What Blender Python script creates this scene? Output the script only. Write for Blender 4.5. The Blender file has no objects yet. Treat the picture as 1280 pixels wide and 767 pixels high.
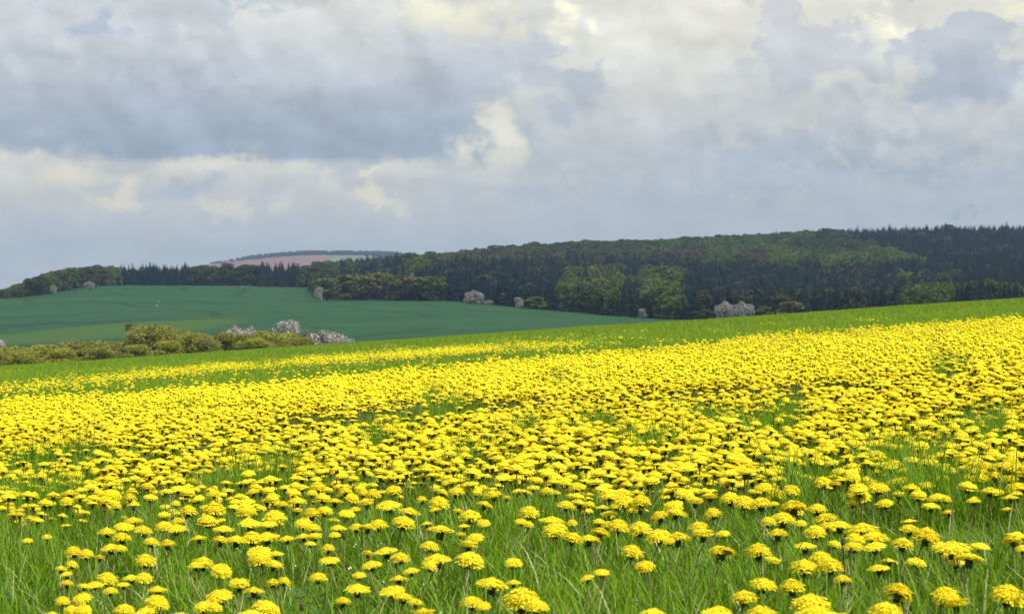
import bpy, math, random
import numpy as np
from mathutils import Vector, Euler
rad = math.radians
SC = bpy.context.scene
COL = SC.collection
F = 2560.0            # focal length in photo pixels (1280 wide)
CAMZ = 0.65
rng = np.random.default_rng(7)
random.seed(7)

def lin(c):
    return tuple((x/255/12.92 if x/255 <= 0.04045 else ((x/255+0.055)/1.055)**2.4) for x in c) + (1.0,)

# ------------------------------------------------------------ camera
cam = bpy.data.cameras.new('camera'); camo = bpy.data.objects.new('camera', cam); COL.objects.link(camo)
camo.location = (0, 0, CAMZ); camo.rotation_euler = (rad(90), 0, 0)
cam.lens = 72; cam.sensor_width = 36; cam.clip_start = 0.05; cam.clip_end = 20000
cam.dof.use_dof = True; cam.dof.focus_distance = 7.0; cam.dof.aperture_fstop = 16
SC.camera = camo
# ------------------------------------------------------------ sun, exposure
SUN_AZ, SUN_EL = rad(128), rad(52)     # azimuth from +Y towards +X
S = Vector((math.sin(SUN_AZ)*math.cos(SUN_EL), math.cos(SUN_AZ)*math.cos(SUN_EL), math.sin(SUN_EL)))
sl = bpy.data.lights.new('sun', 'SUN'); sl.energy = 4.8; sl.angle = rad(0.5); sl.color = (1.0, 0.95, 0.86)
so = bpy.data.objects.new('sun', sl); COL.objects.link(so)
so.rotation_euler = S.to_track_quat('Z', 'Y').to_euler()
SC.view_settings.view_transform = 'Standard'; SC.view_settings.look = 'None'
SC.view_settings.gamma = 1; SC.view_settings.exposure = 0.3; SC.view_settings.use_curve_mapping = False
SC.cycles.max_bounces = 6; SC.cycles.diffuse_bounces = 2; SC.cycles.glossy_bounces = 1
SC.cycles.transmission_bounces = 3; SC.cycles.volume_bounces = 0; SC.cycles.transparent_max_bounces = 4
SC.cycles.volume_max_steps = 64

# ------------------------------------------------------------ node helper
class NT:
    def __init__(s, nt): s.nt = nt; nt.nodes.clear()
    def n(s, t, **kw):
        nd = s.nt.nodes.new(t)
        for k, v in kw.items():
            if hasattr(nd, k): setattr(nd, k, v)
        return nd
    def l(s, a, b): s.nt.links.new(a, b)
    def put(s, sock, v):
        if isinstance(v, bpy.types.NodeSocket): s.l(v, sock)
        else: sock.default_value = v
    def m(s, op, a, b=None, c=None, clamp=False):
        nd = s.n('ShaderNodeMath', operation=op, use_clamp=clamp)
        for i, v in enumerate((a, b, c)):
            if v is not None: s.put(nd.inputs[i], v)
        return nd.outputs[0]
    def mr(s, v, a, b, c=0.0, d=1.0, smooth=True):
        nd = s.n('ShaderNodeMapRange', interpolation_type='SMOOTHSTEP' if smooth else 'LINEAR')
        for k, x in zip(('Value', 'From Min', 'From Max', 'To Min', 'To Max'), (v, a, b, c, d)): s.put(nd.inputs[k], x)
        return nd.outputs[0]
    def mix(s, f, a, b, blend='MIX'):
        nd = s.n('ShaderNodeMix', data_type='RGBA', blend_type=blend)
        s.put(nd.inputs[0], f); s.put(nd.inputs[6], a); s.put(nd.inputs[7], b)
        return nd.outputs[2]
    def noise(s, vec, scale, detail=4, rough=0.5, dims='3D'):
        nd = s.n('ShaderNodeTexNoise', noise_dimensions=dims)
        if vec is not None: s.l(vec, nd.inputs['Vector'])
        nd.inputs['Scale'].default_value = scale; nd.inputs['Detail'].default_value = detail; nd.inputs['Roughness'].default_value = rough
        return nd.outputs[0]
    def comb(s, x, y, z=0.0):
        nd = s.n('ShaderNodeCombineXYZ')
        for i, v in enumerate((x, y, z)): s.put(nd.inputs[i], v)
        return nd.outputs[0]

# ------------------------------------------------------------ sky: NISHITA with a deck of clouds
def build_world():
    w = bpy.data.worlds.new('World'); SC.world = w; w.use_nodes = True
    t = NT(w.node_tree)
    out = t.n('ShaderNodeOutputWorld')
    tc = t.n('ShaderNodeTexCoord'); g = tc.outputs['Generated']
    sp = t.n('ShaderNodeSeparateXYZ'); t.l(g, sp.inputs[0])
    az = t.m('ARCTAN2', sp.outputs[0], sp.outputs[1])
    el = t.m('ARCSINE', sp.outputs[2])
    U = t.m('MULTIPLY_ADD', az, 25.6, 6.4)
    V = t.m('MULTIPLY_ADD', el, -25.6, 3.835)
    P = t.comb(U, t.m('MULTIPLY', V, 1.35))
    def cn(seed, scale, detail, rough):      # centred noise
        off = t.n('ShaderNodeVectorMath', operation='ADD'); t.l(P, off.inputs[0]); off.inputs[1].default_value = (seed, seed*1.7, seed*.3)
        return t.m('SUBTRACT', t.noise(off.outputs[0], scale, detail, rough, '2D'), 0.5)
    n1, n2 = cn(3, 0.9, 5, 0.55), cn(11, 0.9, 5, 0.55)
    n3 = cn(23, 2.2, 6, 0.55)
    n5, n6 = cn(31, 2.6, 5, 0.62), cn(47, 2.6, 5, 0.62)
    wu = t.m('MULTIPLY_ADD', n5, 0.5, t.m('MULTIPLY_ADD', n1, 1.7, U))
    wv = t.m('MULTIPLY_ADD', n6, 0.32, t.m('MULTIPLY_ADD', n2, .85, V))
    vw = t.comb(t.m('MULTIPLY_ADD', n5, .5, U), t.m('MULTIPLY', t.m('MULTIPLY_ADD', n6, .4, V), 1.5))
    vo = t.n('ShaderNodeTexVoronoi', feature='SMOOTH_F1', voronoi_dimensions='2D'); t.l(vw, vo.inputs['Vector']); vo.inputs['Scale'].default_value = 1.5; vo.inputs['Smoothness'].default_value = .35
    vo.inputs['Detail'].default_value = 1.6; vo.inputs['Roughness'].default_value = .55; vo.inputs['Lacunarity'].default_value = 2.2
    puff = t.m('SUBTRACT', vo.outputs['Distance'], .46)
    e1 = cn(3.12, 1.0, 5, 0.48)
    offl = t.n('ShaderNodeVectorMath', operation='ADD'); t.l(P, offl.inputs[0]); offl.inputs[1].default_value = (3.12+.13, 3.12*1.7-.20, 3.12*.3)
    e2 = t.m('SUBTRACT', t.noise(offl.outputs[0], 1.0, 5, 0.48, '2D'), 0.5)
    relief = t.m('SUBTRACT', e1, e2)
    stretch = t.comb(t.m('MULTIPLY', U, 0.35), t.m('MULTIPLY', V, 1.9))
    n4 = t.m('SUBTRACT', t.noise(stretch, 1.1, 5, 0.55, '2D'), 0.5)
    # base veil
    col = t.mix(t.mr(V, 3.4, 2.3), lin((196, 200, 201)), lin((185, 193, 199)))
    col = t.mix(t.mr(V, 2.3, 0.6), col, lin((206, 208, 210)))
    col = t.mix(t.mr(V, 0.0, -6.0), col, lin((196, 202, 214)))
    def blob(col, cu, cv, ru, rv, top, bot, soft=0.5, op=1.0, flat=None, wf=1.0):
        a = t.m('MULTIPLY', t.m('SUBTRACT', wu, cu), 1.0/ru); b = t.m('MULTIPLY', t.m('SUBTRACT', wv, cv), 1.0/rv)
        r = t.m('SQRT', t.m('ADD', t.m('MULTIPLY', a, a), t.m('MULTIPLY', b, b)))
        if soft < .65:      # cumulus: crisp cauliflower tops, bases that dissolve
            sd = t.m('MULTIPLY_ADD', puff, .55, t.m('MULTIPLY', t.m('SUBTRACT', r, 1.0), min(ru, rv)))
            sf = t.mr(b, -.5, .7, .085, min(.36, rv*.6))
            mk = t.mr(sd, sf, t.m('MULTIPLY', sf, -1.0), 0.0, op)
        else: mk = t.mr(r, 1+soft*.75, 1-soft*.75, 0.0, op)
        if rv < .5 and cv < 2.7: mk = t.m('MULTIPLY', mk, t.mr(t.m('ADD', t.m('ADD', n5, n3), t.m('MULTIPLY', relief, .8)), -.22, .10))
        if flat is not None:
            mk = t.m('MULTIPLY', mk, t.mr(t.m('MULTIPLY_ADD', n4, .35, V), flat+.07, flat-.07))
        inner = t.mix(t.mr(V, cv-rv*.8, cv+rv*.8), lin(top), lin(bot)) if top != bot else lin(bot)
        return t.mix(mk, col, inner)
    B = [
     # cu, cv, ru, rv, top, bottom, soft, op, flat
     (9.6, .5, 4.4, 1.5, (238,234,220), (220,220,213), .9, .95, None),
     (2.0, 2.45, 5.2, .50, (218,216,208), (200,202,202), .7, .85, None),
     (9.6, 2.05, 3.6, .45, (188,195,200), (178,187,195), .9, .8, None),
     (7.6, 1.75, 1.6, .40, (206,207,206), (190,196,200), .7, .7, None),
     (3.1, 1.15, 4.5, 1.30, (202,206,211), (158,172,190), .35, .97, 2.02),
     (.5, .45, 1.5, .75, (216,217,219), (198,203,209), .5, .8, None),
     (4.3, .50, 2.0, .62, (226,225,218), (204,207,211), .5, .85, None),
     (2.2, .75, 1.2, .42, (214,216,218), (192,198,207), .5, .6, None),
     (6.1, .75, 1.1, .60, (208,210,213), (186,193,203), .5, .8, None),
     (.9, 1.05, .9, .55, (208,212,214), (180,190,202), .4, .75, None),
     (3.6, 1.15, 1.3, .42, (199,205,211), (172,183,196), .4, .6, None),
     (5.3, .95, 1.0, .45, (205,209,213), (178,188,200), .4, .65, None),
     (5.7, .25, .65, .30, (240,235,206), (228,224,204), .8, .8, None),
     (1.15, .28, .45, .24, (176,187,204), (176,187,204), .6, .9, None),
     (2.75, .0, .45, .16, (150,166,192), (160,174,196), .5, .9, None),
     (2.6, 2.12, 4.2, .12, (236,229,208), (224,220,208), 1.2, .6, None),
     (1.45, 2.38, .62, .24, (238,228,200), (232,222,200), .7, .95, None),
     (2.6, 2.35, .7, .14, (186,194,202), (180,189,200), .7, .8, None),
     (4.45, 2.40, .55, .30, (236,228,203), (232,224,202), .5, .95, None),
     (3.05, 2.64, .45, .10, (228,221,202), (222,217,202), .8, .9, None),
     (.2, 2.55, .8, .25, (216,213,204), (206,206,202), 1.0, .7, None),
     (6.2, 1.80, .34, .50, (236,231,212), (224,222,210), .7, .9, None),
     (7.20, .12, .36, .40, (255,252,226), (250,245,220), .6, 1., None),
     (9.6, .3, 1.1, .25, (232,228,214), (226,223,212), 1.0, .8, None),
     (9.9, .75, 1.0, .72, (206,207,210), (184,190,200), .5, .85, None),
     (8.3, 1.35, 1.3, .55, (218,217,213), (204,206,207), .7, .5, None),
     (11.2, .50, .60, .40, (255,252,222), (252,246,216), .6, 1., None),
     (12.6, .25, .75, .40, (244,239,208), (234,229,206), .6, .95, None),
     (11.9, .85, 1.1, .72, (196,200,207), (170,180,194), .32, .95, 1.50),
     (10.3, 1.9, 2.2, .42, (184,192,200), (172,183,195), .7, .75, None),
     (7.6, 2.35, 2.4, .25, (190,197,203), (178,188,198), .8, .6, None),
     (11.9, 2.1, 1.3, .28, (200,203,207), (180,189,199), .5, .85, 2.42),
     (12.2, 2.5, 1.5, .14, (194,198,204), (184,192,200), .8, .6, None),
     (11.9, 2.56, .17, .035, (166,177,188), (156,168,180), .8, .9, None),
    ]
    for b in B: col = blob(col, *b[:6], soft=b[6], op=b[7], flat=b[8])
    hi = t.mr(V, 3.0, 1.6, .25, 1.0)
    sh = t.m('ADD', t.m('MULTIPLY', n3, 0.10), t.m('MULTIPLY', n4, 0.14))
    sh = t.m('MULTIPLY_ADD', t.m('MULTIPLY', relief, hi), .55, sh)
    sh = t.m('MULTIPLY_ADD', t.m('MULTIPLY', puff, hi), -.10, sh)
    sh = t.m('ADD', sh, 1.0)
    col = t.mix(1.0, col, (.99, 1.0, 1.0, 1), 'MULTIPLY')
    shv = t.n('ShaderNodeVectorMath', operation='SCALE'); t.l(col, shv.inputs[0]); t.l(sh, shv.inputs['Scale'])
    bgc = t.n('ShaderNodeBackground'); t.l(shv.outputs[0], bgc.inputs[0]); bgc.inputs[1].default_value = 0.91
    sky = t.n('ShaderNodeTexSky', sky_type='NISHITA', sun_disc=False, sun_elevation=SUN_EL, sun_rotation=SUN_AZ)
    bgs = t.n('ShaderNodeBackground'); t.l(sky.outputs[0], bgs.inputs[0]); bgs.inputs[1].default_value = 0.1
    cover = t.mr(n1, -0.02, 0.10, 1.0, 0.25)         # holes high up, solid cover near the horizon
    cover = t.m('MAXIMUM', cover, t.mr(V, -3.0, -0.5))
    ms = t.n('ShaderNodeMixShader'); t.l(cover, ms.inputs[0]); t.l(bgs.outputs[0], ms.inputs[1]); t.l(bgc.outputs[0], ms.inputs[2])
    t.l(ms.outputs[0], out.inputs[0])
    w.cycles.sampling_method = 'MANUAL'; w.cycles.sample_map_resolution = 512
build_world()

# ------------------------------------------------------------ the lie of the land
A_T, B_T = 0.0664, -0.0085
TU = np.array([-700, -400, 0, 75, 150, 270, 400, 550, 700, 850, 1000, 1280, 1700, 2000.])
TY = np.array([300, 400, 600, 850, 1000, 1240, 1400, 1700, 2200, 3200, 3900, 4500, 5600.])
TV = np.array([
 [524, 504, 478, 473, 468, 460, 452, 442, 432, 422, 412, 394, 367, 350],
 [475, 465, 452, 449, 445, 439, 432, 424, 416, 408, 402, 392, 380, 370],
 [434, 430, 424, 421, 418, 413, 408, 403, 401, 400, 400, 392, 385, 380],
 [398, 396, 395, 391, 387, 383, 379, 378, 384, 388, 388, 380, 372, 368],
 [384, 380, 374, 368, 366, 368, 371, 368, 372, 374, 373, 366, 360, 356],
 [376, 374, 370, 358, 356.5, 357, 359, 352, 353, 352, 350, 345, 340, 336],
 [380, 378, 376, 362, 359, 358, 355, 345, 342, 341, 338, 334, 330, 328],
 [392, 390, 386, 376, 370, 362, 354, 338, 325, 319, 311, 305, 303, 302],
 [398, 396, 392, 388, 382, 376, 368, 352, 340, 334, 326, 320, 318, 318],
 [400, 398, 394, 388, 376, 356, 344, 350, 352, 350, 346, 342, 340, 340],
 [400, 398, 392, 380, 360, 340, 331, 335, 350, 350, 350, 350, 350, 350],
 [398, 396, 388, 372, 350, 329, 318, 321, 345, 350, 350, 350, 350, 350],
 [398, 396, 392, 386, 378, 366, 358, 362, 366, 366, 366, 366, 366, 366]])
def _cr(xs, Y, xq):       # piecewise cubic through Y (first axis xs), limited slopes
    h = np.diff(xs); d = np.diff(Y, axis=0)/h[:, None]
    m = np.zeros_like(Y); m[0] = d[0]; m[-1] = d[-1]
    s = d[:-1]*d[1:] > 0
    m[1:-1] = np.where(s, 2*d[:-1]*d[1:]/np.where(s, d[:-1]+d[1:], 1), 0)
    i = np.clip(np.searchsorted(xs, xq)-1, 0, len(xs)-2); t = ((xq-xs[i])/h[i])[:, None]; H = h[i][:, None]
    return ((2*t**3-3*t**2+1)*Y[i]+(t**3-2*t**2+t)*H*m[i]+(-2*t**3+3*t**2)*Y[i+1]+(t**3-t**2)*H*m[i+1])
FU = np.linspace(-700, 2000, 541); FL = np.linspace(math.log(300), math.log(5600), 400)
FT = _cr(np.log(TY), _cr(TU, TV.T.copy(), FU).T.copy(), FL)
def vnoise(x, y, s, seed=0):
    x = np.asarray(x)/s+seed*17.3; y = np.asarray(y)/s+seed*9.1
    xi = np.floor(x); yi = np.floor(y); fx = x-xi; fy = y-yi
    fx = fx*fx*(3-2*fx); fy = fy*fy*(3-2*fy)
    def h(a, b):
        v = np.sin(a*127.1+b*311.7+seed*7.7)*43758.5453; return v-np.floor(v)
    return (h(xi, yi)*(1-fx)+h(xi+1, yi)*fx)*(1-fy)+(h(xi, yi+1)*(1-fx)+h(xi+1, yi+1)*fx)*fy
def G(x, y):
    x = np.asarray(x, float); y = np.asarray(y, float)
    near = A_T*x + B_T*y - 0.00012*np.maximum(y-125, 0)**2
    near = near + (vnoise(x, y, 1.7, 1)-.5)*.035*np.clip(y/6, 0, 1) + (vnoise(x, y, 11, 2)-.5)*.10*np.clip(y/30, 0, 1)
    yy = np.maximum(y, 300.0)
    fu = np.clip((640+F*x/yy+700)/5.0, 0, 539.999); fl = np.clip((np.log(yy)-FL[0])/(FL[1]-FL[0]), 0, 398.999)
    i = fu.astype(int); j = fl.astype(int); a = fu-i; b = fl-j
    v = (FT[j, i]*(1-a)+FT[j, i+1]*a)*(1-b)+(FT[j+1, i]*(1-a)+FT[j+1, i+1]*a)*b
    far = CAMZ-(v-383.5)/F*yy
    return np.where(y < 300, near, far)
def g1(x, y): return float(G(x, y))
def px(u, v, y): return ((u-640)/F*y, y, CAMZ-(v-383.5)/F*y)
def proj(x, y, z): return 640+F*x/y, 383.5-F*(z-CAMZ)/y

# ------------------------------------------------------------ mesh helpers
class MB:
    def __init__(s): s.v = []; s.f = []; s.m = []; s.c = []
    def add(s, vs, fs, mi=0, tone=0.5):
        o = len(s.v); s.v += [tuple(p) for p in vs]
        for f in fs: s.f.append(tuple(o+i for i in f)); s.m.append(mi); s.c.append(tone)
    def tube(s, pts, rs, n=5, mi=0, tone=.5, cap=False):
        o = len(s.v)
        for k, (p, r) in enumerate(zip(pts, rs)):
            d = Vector(pts[min(k+1, len(pts)-1)])-Vector(pts[max(k-1, 0)])
            q = d.to_track_quat('Z', 'Y')
            for i in range(n):
                a = 2*math.pi*i/n
                s.v.append(tuple(Vector(p)+q @ Vector((math.cos(a)*r, math.sin(a)*r, 0))))
        for k in range(len(pts)-1):
            for i in range(n):
                s.f.append((o+k*n+i, o+k*n+(i+1) % n, o+(k+1)*n+(i+1) % n, o+(k+1)*n+i)); s.m.append(mi); s.c.append(tone)
        if cap: s.f.append(tuple(o+(len(pts)-1)*n+i for i in range(n))); s.m.append(mi); s.c.append(tone)
    def mesh(s, name, mats, smooth=False):
        me = bpy.data.meshes.new(name); me.from_pydata(s.v, [], s.f)
        for m in mats: me.materials.append(m)
        me.polygons.foreach_set('material_index', s.m)
        at = me.attributes.new('tone', 'FLOAT', 'FACE'); at.data.foreach_set('value', s.c)
        if smooth: me.polygons.foreach_set('use_smooth', [True]*len(s.f))
        me.update(); return me
def link(name, me, parent=None, loc=None):
    o = bpy.data.objects.new(name, me); COL.objects.link(o)
    if parent is not None: o.parent = parent
    if loc is not None: o.location = loc
    return o
def tag(o, label=None, cat=None, group=None, kind=None):
    for k, v in (('label', label), ('category', cat), ('group', group), ('kind', kind)):
        if v: o[k] = v
    return o

# ------------------------------------------------------------ materials
def mat(name, build):
    m = bpy.data.materials.new(name); m.use_nodes = True; build(NT(m.node_tree)); return m
def leafmat(name, c1, c2, c3=None, trans=0.3, transcol=None, rough=0.55, spec=0.3, rnd=0.6, sat=0.0):
    """leafy surface: colour varies per object and per leaf, some light passes through"""
    def b(t):
        out = t.n('ShaderNodeOutputMaterial')
        oi = t.n('ShaderNodeObjectInfo'); at = t.n('ShaderNodeAttribute', attribute_name='tone')
        f = t.m('ADD', t.m('MULTIPLY', oi.outputs['Random'], rnd), t.m('MULTIPLY', at.outputs['Fac'], 1-rnd))
        c = t.mix(f, c1+(1,), c2+(1,))
        if c3:
            f3 = t.mr(t.m('FRACT', t.m('MULTIPLY', oi.outputs['Random'], 7.31)), .45, 1.0)
            c = t.mix(f3, c, c3+(1,))
        p = t.n('ShaderNodeBsdfPrincipled'); t.l(c, p.inputs['Base Color']); p.inputs['Roughness'].default_value = rough
        p.inputs['Specular IOR Level'].default_value = spec
        if trans > 0:
            tr = t.n('ShaderNodeBsdfTranslucent')
            if transcol: tr.inputs[0].default_value = transcol+(1,)
            else: t.l(c, tr.inputs[0])
            mx = t.n('ShaderNodeMixShader'); mx.inputs[0].default_value = trans
            t.l(p.outputs[0], mx.inputs[1]); t.l(tr.outputs[0], mx.inputs[2]); t.l(mx.outputs[0], out.inputs[0])
        else: t.l(p.outputs[0], out.inputs[0])
    return mat(name, b)
M = {}
M['petal'] = leafmat('petal', (.95, .73, .012), (.98, .90, .04), trans=.36, rough=.6, spec=.15, rnd=.3)
M['petal_far'] = leafmat('petal_far', (.94, .75, .012), (.97, .86, .028), trans=.30, rough=.7, spec=.1, rnd=.5)
M['calyx'] = leafmat('calyx', (.035, .055, .012), (.06, .09, .02), trans=.1, rough=.6)
M['stem'] = leafmat('stem', (.16, .24, .05), (.26, .22, .08), trans=.15, rough=.45, rnd=.9)
M['bud'] = leafmat('bud', (.55, .25, .02), (.35, .25, .04), trans=.1)
M['grass'] = leafmat('grass', (.052, .140, .003), (.235, .405, .010), (.22, .36, .02), trans=.42, rough=.42, spec=.2, rnd=.12)
M['grass_dry'] = leafmat('grass_dry', (.30, .30, .12), (.42, .40, .22), trans=.2, rough=.5, spec=.4)
M['grass_far'] = leafmat('grass_far', (.150, .265, .005), (.240, .380, .010), (.24, .35, .015), trans=.32, rough=.5, spec=.25, rnd=.35)
M['leaf'] = leafmat('leaf', (.04, .10, .015), (.09, .17, .03), trans=.25, rough=.5, spec=.35)
M['speck'] = leafmat('speck', (.6, .6, .5), (.75, .75, .65), trans=.2)
M['broad'] = leafmat('broadleaf', (.060, .095, .028), (.130, .170, .038), (.13, .115, .050), trans=.2, rough=.7, spec=.1, rnd=.75)
M['broad_light'] = leafmat('broadleaf_spring', (.095, .155, .028), (.180, .240, .045), (.15, .165, .05), trans=.22, rough=.7, spec=.1, rnd=.75)
M['broad_brown'] = leafmat('broadleaf_bare', (.105, .095, .055), (.140, .120, .065), (.095, .115, .045), trans=.15, rough=.8, spec=.1, rnd=.75)
M['conifer'] = leafmat('conifer', (.006, .016, .022), (.016, .032, .034), (.016, .034, .022), trans=.05, rough=.7, spec=.15, rnd=.7)
M['shrub_green'] = leafmat('shrub_green', (.27, .30, .03), (.38, .39, .05), trans=.42, rough=.7, spec=.1, rnd=.4)
M['shrub_olive'] = leafmat('shrub_olive', (.23, .235, .04), (.31, .30, .055), trans=.4, rough=.7, spec=.1, rnd=.4)
M['broad_olive'] = leafmat('broadleaf_olive', (.190, .190, .060), (.270, .250, .085), (.20, .24, .055), trans=.3, rough=.8, spec=.05, rnd=.75)
M['blossom'] = leafmat('blossom', (.48, .45, .43), (.68, .65, .62), trans=.2, rough=.8, spec=.1, rnd=.3)
M['twig'] = leafmat('twig', (.12, .10, .075), (.20, .165, .12), trans=0, rough=.9, spec=.1)
M['trunk'] = leafmat('trunk', (.05, .042, .035), (.09, .075, .06), trans=0, rough=.9, spec=.1)

def ground_mat(name, fn):
    def b(t):
        out = t.n('ShaderNodeOutputMaterial'); p = t.n('ShaderNodeBsdfPrincipled')
        geo = t.n('ShaderNodeNewGeometry'); pos = geo.outputs['Position']
        c, bump = fn(t, pos)
        t.l(c, p.inputs['Base Color']); p.inputs['Roughness'].default_value = .9; p.inputs['Specular IOR Level'].default_value = .1
        if bump is not None:
            bn = t.n('ShaderNodeBump'); bn.inputs['Strength'].default_value = bump[1]; bn.inputs['Distance'].default_value = bump[2]
            t.l(bump[0], bn.inputs['Height']); t.l(bn.outputs[0], p.inputs['Normal'])
        t.l(p.outputs[0], out.inputs[0])
    return mat(name, b)
def f_meadow(t, pos):
    n = t.noise(pos, 9, 6, .65); n2 = t.noise(pos, .25, 3)
    c = t.mix(t.mr(n, .35, .7), (.030, .040, .014, 1), (.050, .105, .014, 1))
    c = t.mix(t.mr(n2, .35, .65), c, (.060, .125, .012, 1))
    return c, (n, .8, .05)
def f_wheat(t, pos):
    n = t.noise(pos, .012, 4); n2 = t.noise(pos, .12, 6, .75)
    c = t.mix(t.mr(n, .3, .7), (.034, .106, .038, 1), (.045, .130, .044, 1))
    c = t.mix(t.mr(n2, .35, .62, 0, .8), c, (.023, .076, .031, 1))
    sp = t.n('ShaderNodeSeparateXYZ'); t.l(pos, sp.inputs[0]); X, Y = sp.outputs[0], sp.outputs[1]
    # tramlines of the tractor: pairs of thin wheel tracks running up the slope
    nw = t.noise(pos, .004, 2)
    k = t.m('ADD', t.m('ADD', t.m('MULTIPLY', X, .55), t.m('MULTIPLY', Y, .22)), t.m('MULTIPLY', nw, 140))
    fr = t.m('ABSOLUTE', t.m('SUBTRACT', t.m('FRACT', t.m('DIVIDE', k, 30.0)), .5))
    fade = t.mr(t.noise(pos, .009, 2), .36, .52)
    band = t.noise(t.comb(t.m('MULTIPLY', X, .004), t.m('MULTIPLY', t.m('ADD', Y, t.m('MULTIPLY', X, .25)), .035)), 1.0, 4, .6)
    c = t.mix(t.mr(band, .42, .62, 0, .55), c, (.046, .128, .040, 1))
    c = t.mix(t.m('MULTIPLY', t.mr(fr, .06, .02), t.m('MULTIPLY', fade, .6)), c, (.013, .042, .022, 1))
    # wedge of a paler crop near the hedge and the dark headland above it
    a = t.m('DIVIDE', t.m('ADD', X, 126), 36); b = t.m('DIVIDE', t.m('SUBTRACT', Y, 640), 90)
    b = t.m('SUBTRACT', b, t.m('MULTIPLY', a, .35))
    r = t.m('ADD', t.m('MULTIPLY', a, a), t.m('MULTIPLY', b, b))
    c = t.mix(t.mr(r, 1.5, .5, 0, .85), c, (.078, .150, .024, 1))
    hl = t.m('ABSOLUTE', t.m('SUBTRACT', Y, t.m('ADD', 735, t.m('MULTIPLY', t.m('ADD', X, 140), -.35))))
    c = t.mix(t.m('MULTIPLY', t.mr(hl, 13, 4, 0, .65), t.mr(X, -80, -130)), c, (.016, .045, .030, 1))
    return c, (n2, .5, .5)
def f_hill(t, pos):
    sp = t.n('ShaderNodeSeparateXYZ'); t.l(pos, sp.inputs[0]); X, Y = sp.outputs[0], sp.outputs[1]
    n = t.noise(pos, .05, 4)
    c = t.mix(n, (.030, .034, .018, 1), (.05, .055, .022, 1))
    far = t.mr(Y, 2150, 2350)
    n2 = t.noise(pos, .0012, 3)
    pink = t.mix(t.noise(pos, .01, 3), (.24, .125, .105, 1), (.19, .115, .095, 1))
    k = t.m('ADD', t.m('ADD', X, t.m('MULTIPLY', n2, 300)), t.m('MULTIPLY', Y, .12))
    grn = t.mix(n2, (.13, .18, .10, 1), (.18, .21, .12, 1))
    fc = t.mix(t.mr(k, 265, 300), pink, grn)
    fc = t.mix(t.mr(k, -230, -270), fc, (.26, .22, .20, 1))
    return t.mix(far, c, fc), None
M['meadow'] = ground_mat('meadow_soil', f_meadow)
M['wheat'] = ground_mat('wheat_crop', f_wheat)
M['hill'] = ground_mat('hill_ground', f_hill)

# ------------------------------------------------------------ ground sheets
def sheet(name, ys, nx, half, mats, cls=None):
    ys = np.array(ys); s = np.linspace(-1, 1, nx)
    Xg = s[None, :]*half(ys)[:, None]; Yg = np.repeat(ys[:, None], nx, 1); Z = G(Xg, Yg)
    P = np.stack([Xg, Yg, Z], -1).reshape(-1, 3)
    i = (np.arange(len(ys)-1)[:, None]*nx+np.arange(nx-1)[None, :]).reshape(-1)
    Q = np.stack([i, i+1, i+nx+1, i+nx], -1)
    res = []
    if cls is None: groups = [(name, Q, mats)]
    else:
        cen = P[Q].mean(1); k = cls(cen[:, 0], cen[:, 1])
        groups = [(name[j], Q[k == j], mats[j]) for j in range(len(name))]
    for nm, q, m in groups:
        used, inv = np.unique(q, return_inverse=True)
        me = bpy.data.meshes.new(nm); me.from_pydata(P[used].tolist(), [], inv.reshape(-1, 4).tolist())
        me.materials.append(m); me.polygons.foreach_set('use_smooth', [True]*len(q)); me.update()
        res.append(tag(link(nm, me), kind='structure'))
    return res
HALF = lambda y: 14+.55*np.abs(y)
ysn = np.concatenate([np.linspace(-30, 0, 12), np.linspace(.5, 12, 70), 12*np.exp(np.linspace(0, math.log(25), 150))[1:]])
ysn[-1] = 300
sheet('meadow_ground', ysn, 160, HALF, M['meadow'])
EU = np.array([-900, 0, 60, 100, 150, 392, 398, 560, 600, 700, 780, 850, 1000, 3000.])
EY = np.array([1000, 1000, 1010, 1120, 1232, 1232, 940, 870, 840, 790, 690, 600, 580, 560.])
def edge(u): return np.interp(u, EU, EY)
def cls(x, y):
    u = 640+F*x/y
    return np.where((y < edge(u)+6), 0, 1)
ysf = np.unique(np.concatenate([300*np.exp(np.linspace(0, math.log(5600/300), 260)), [1232, 1238]]))
sheet(['wheat_field', 'hill_terrain'], ysf, 420, HALF, [M['wheat'], M['hill']], cls)

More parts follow.
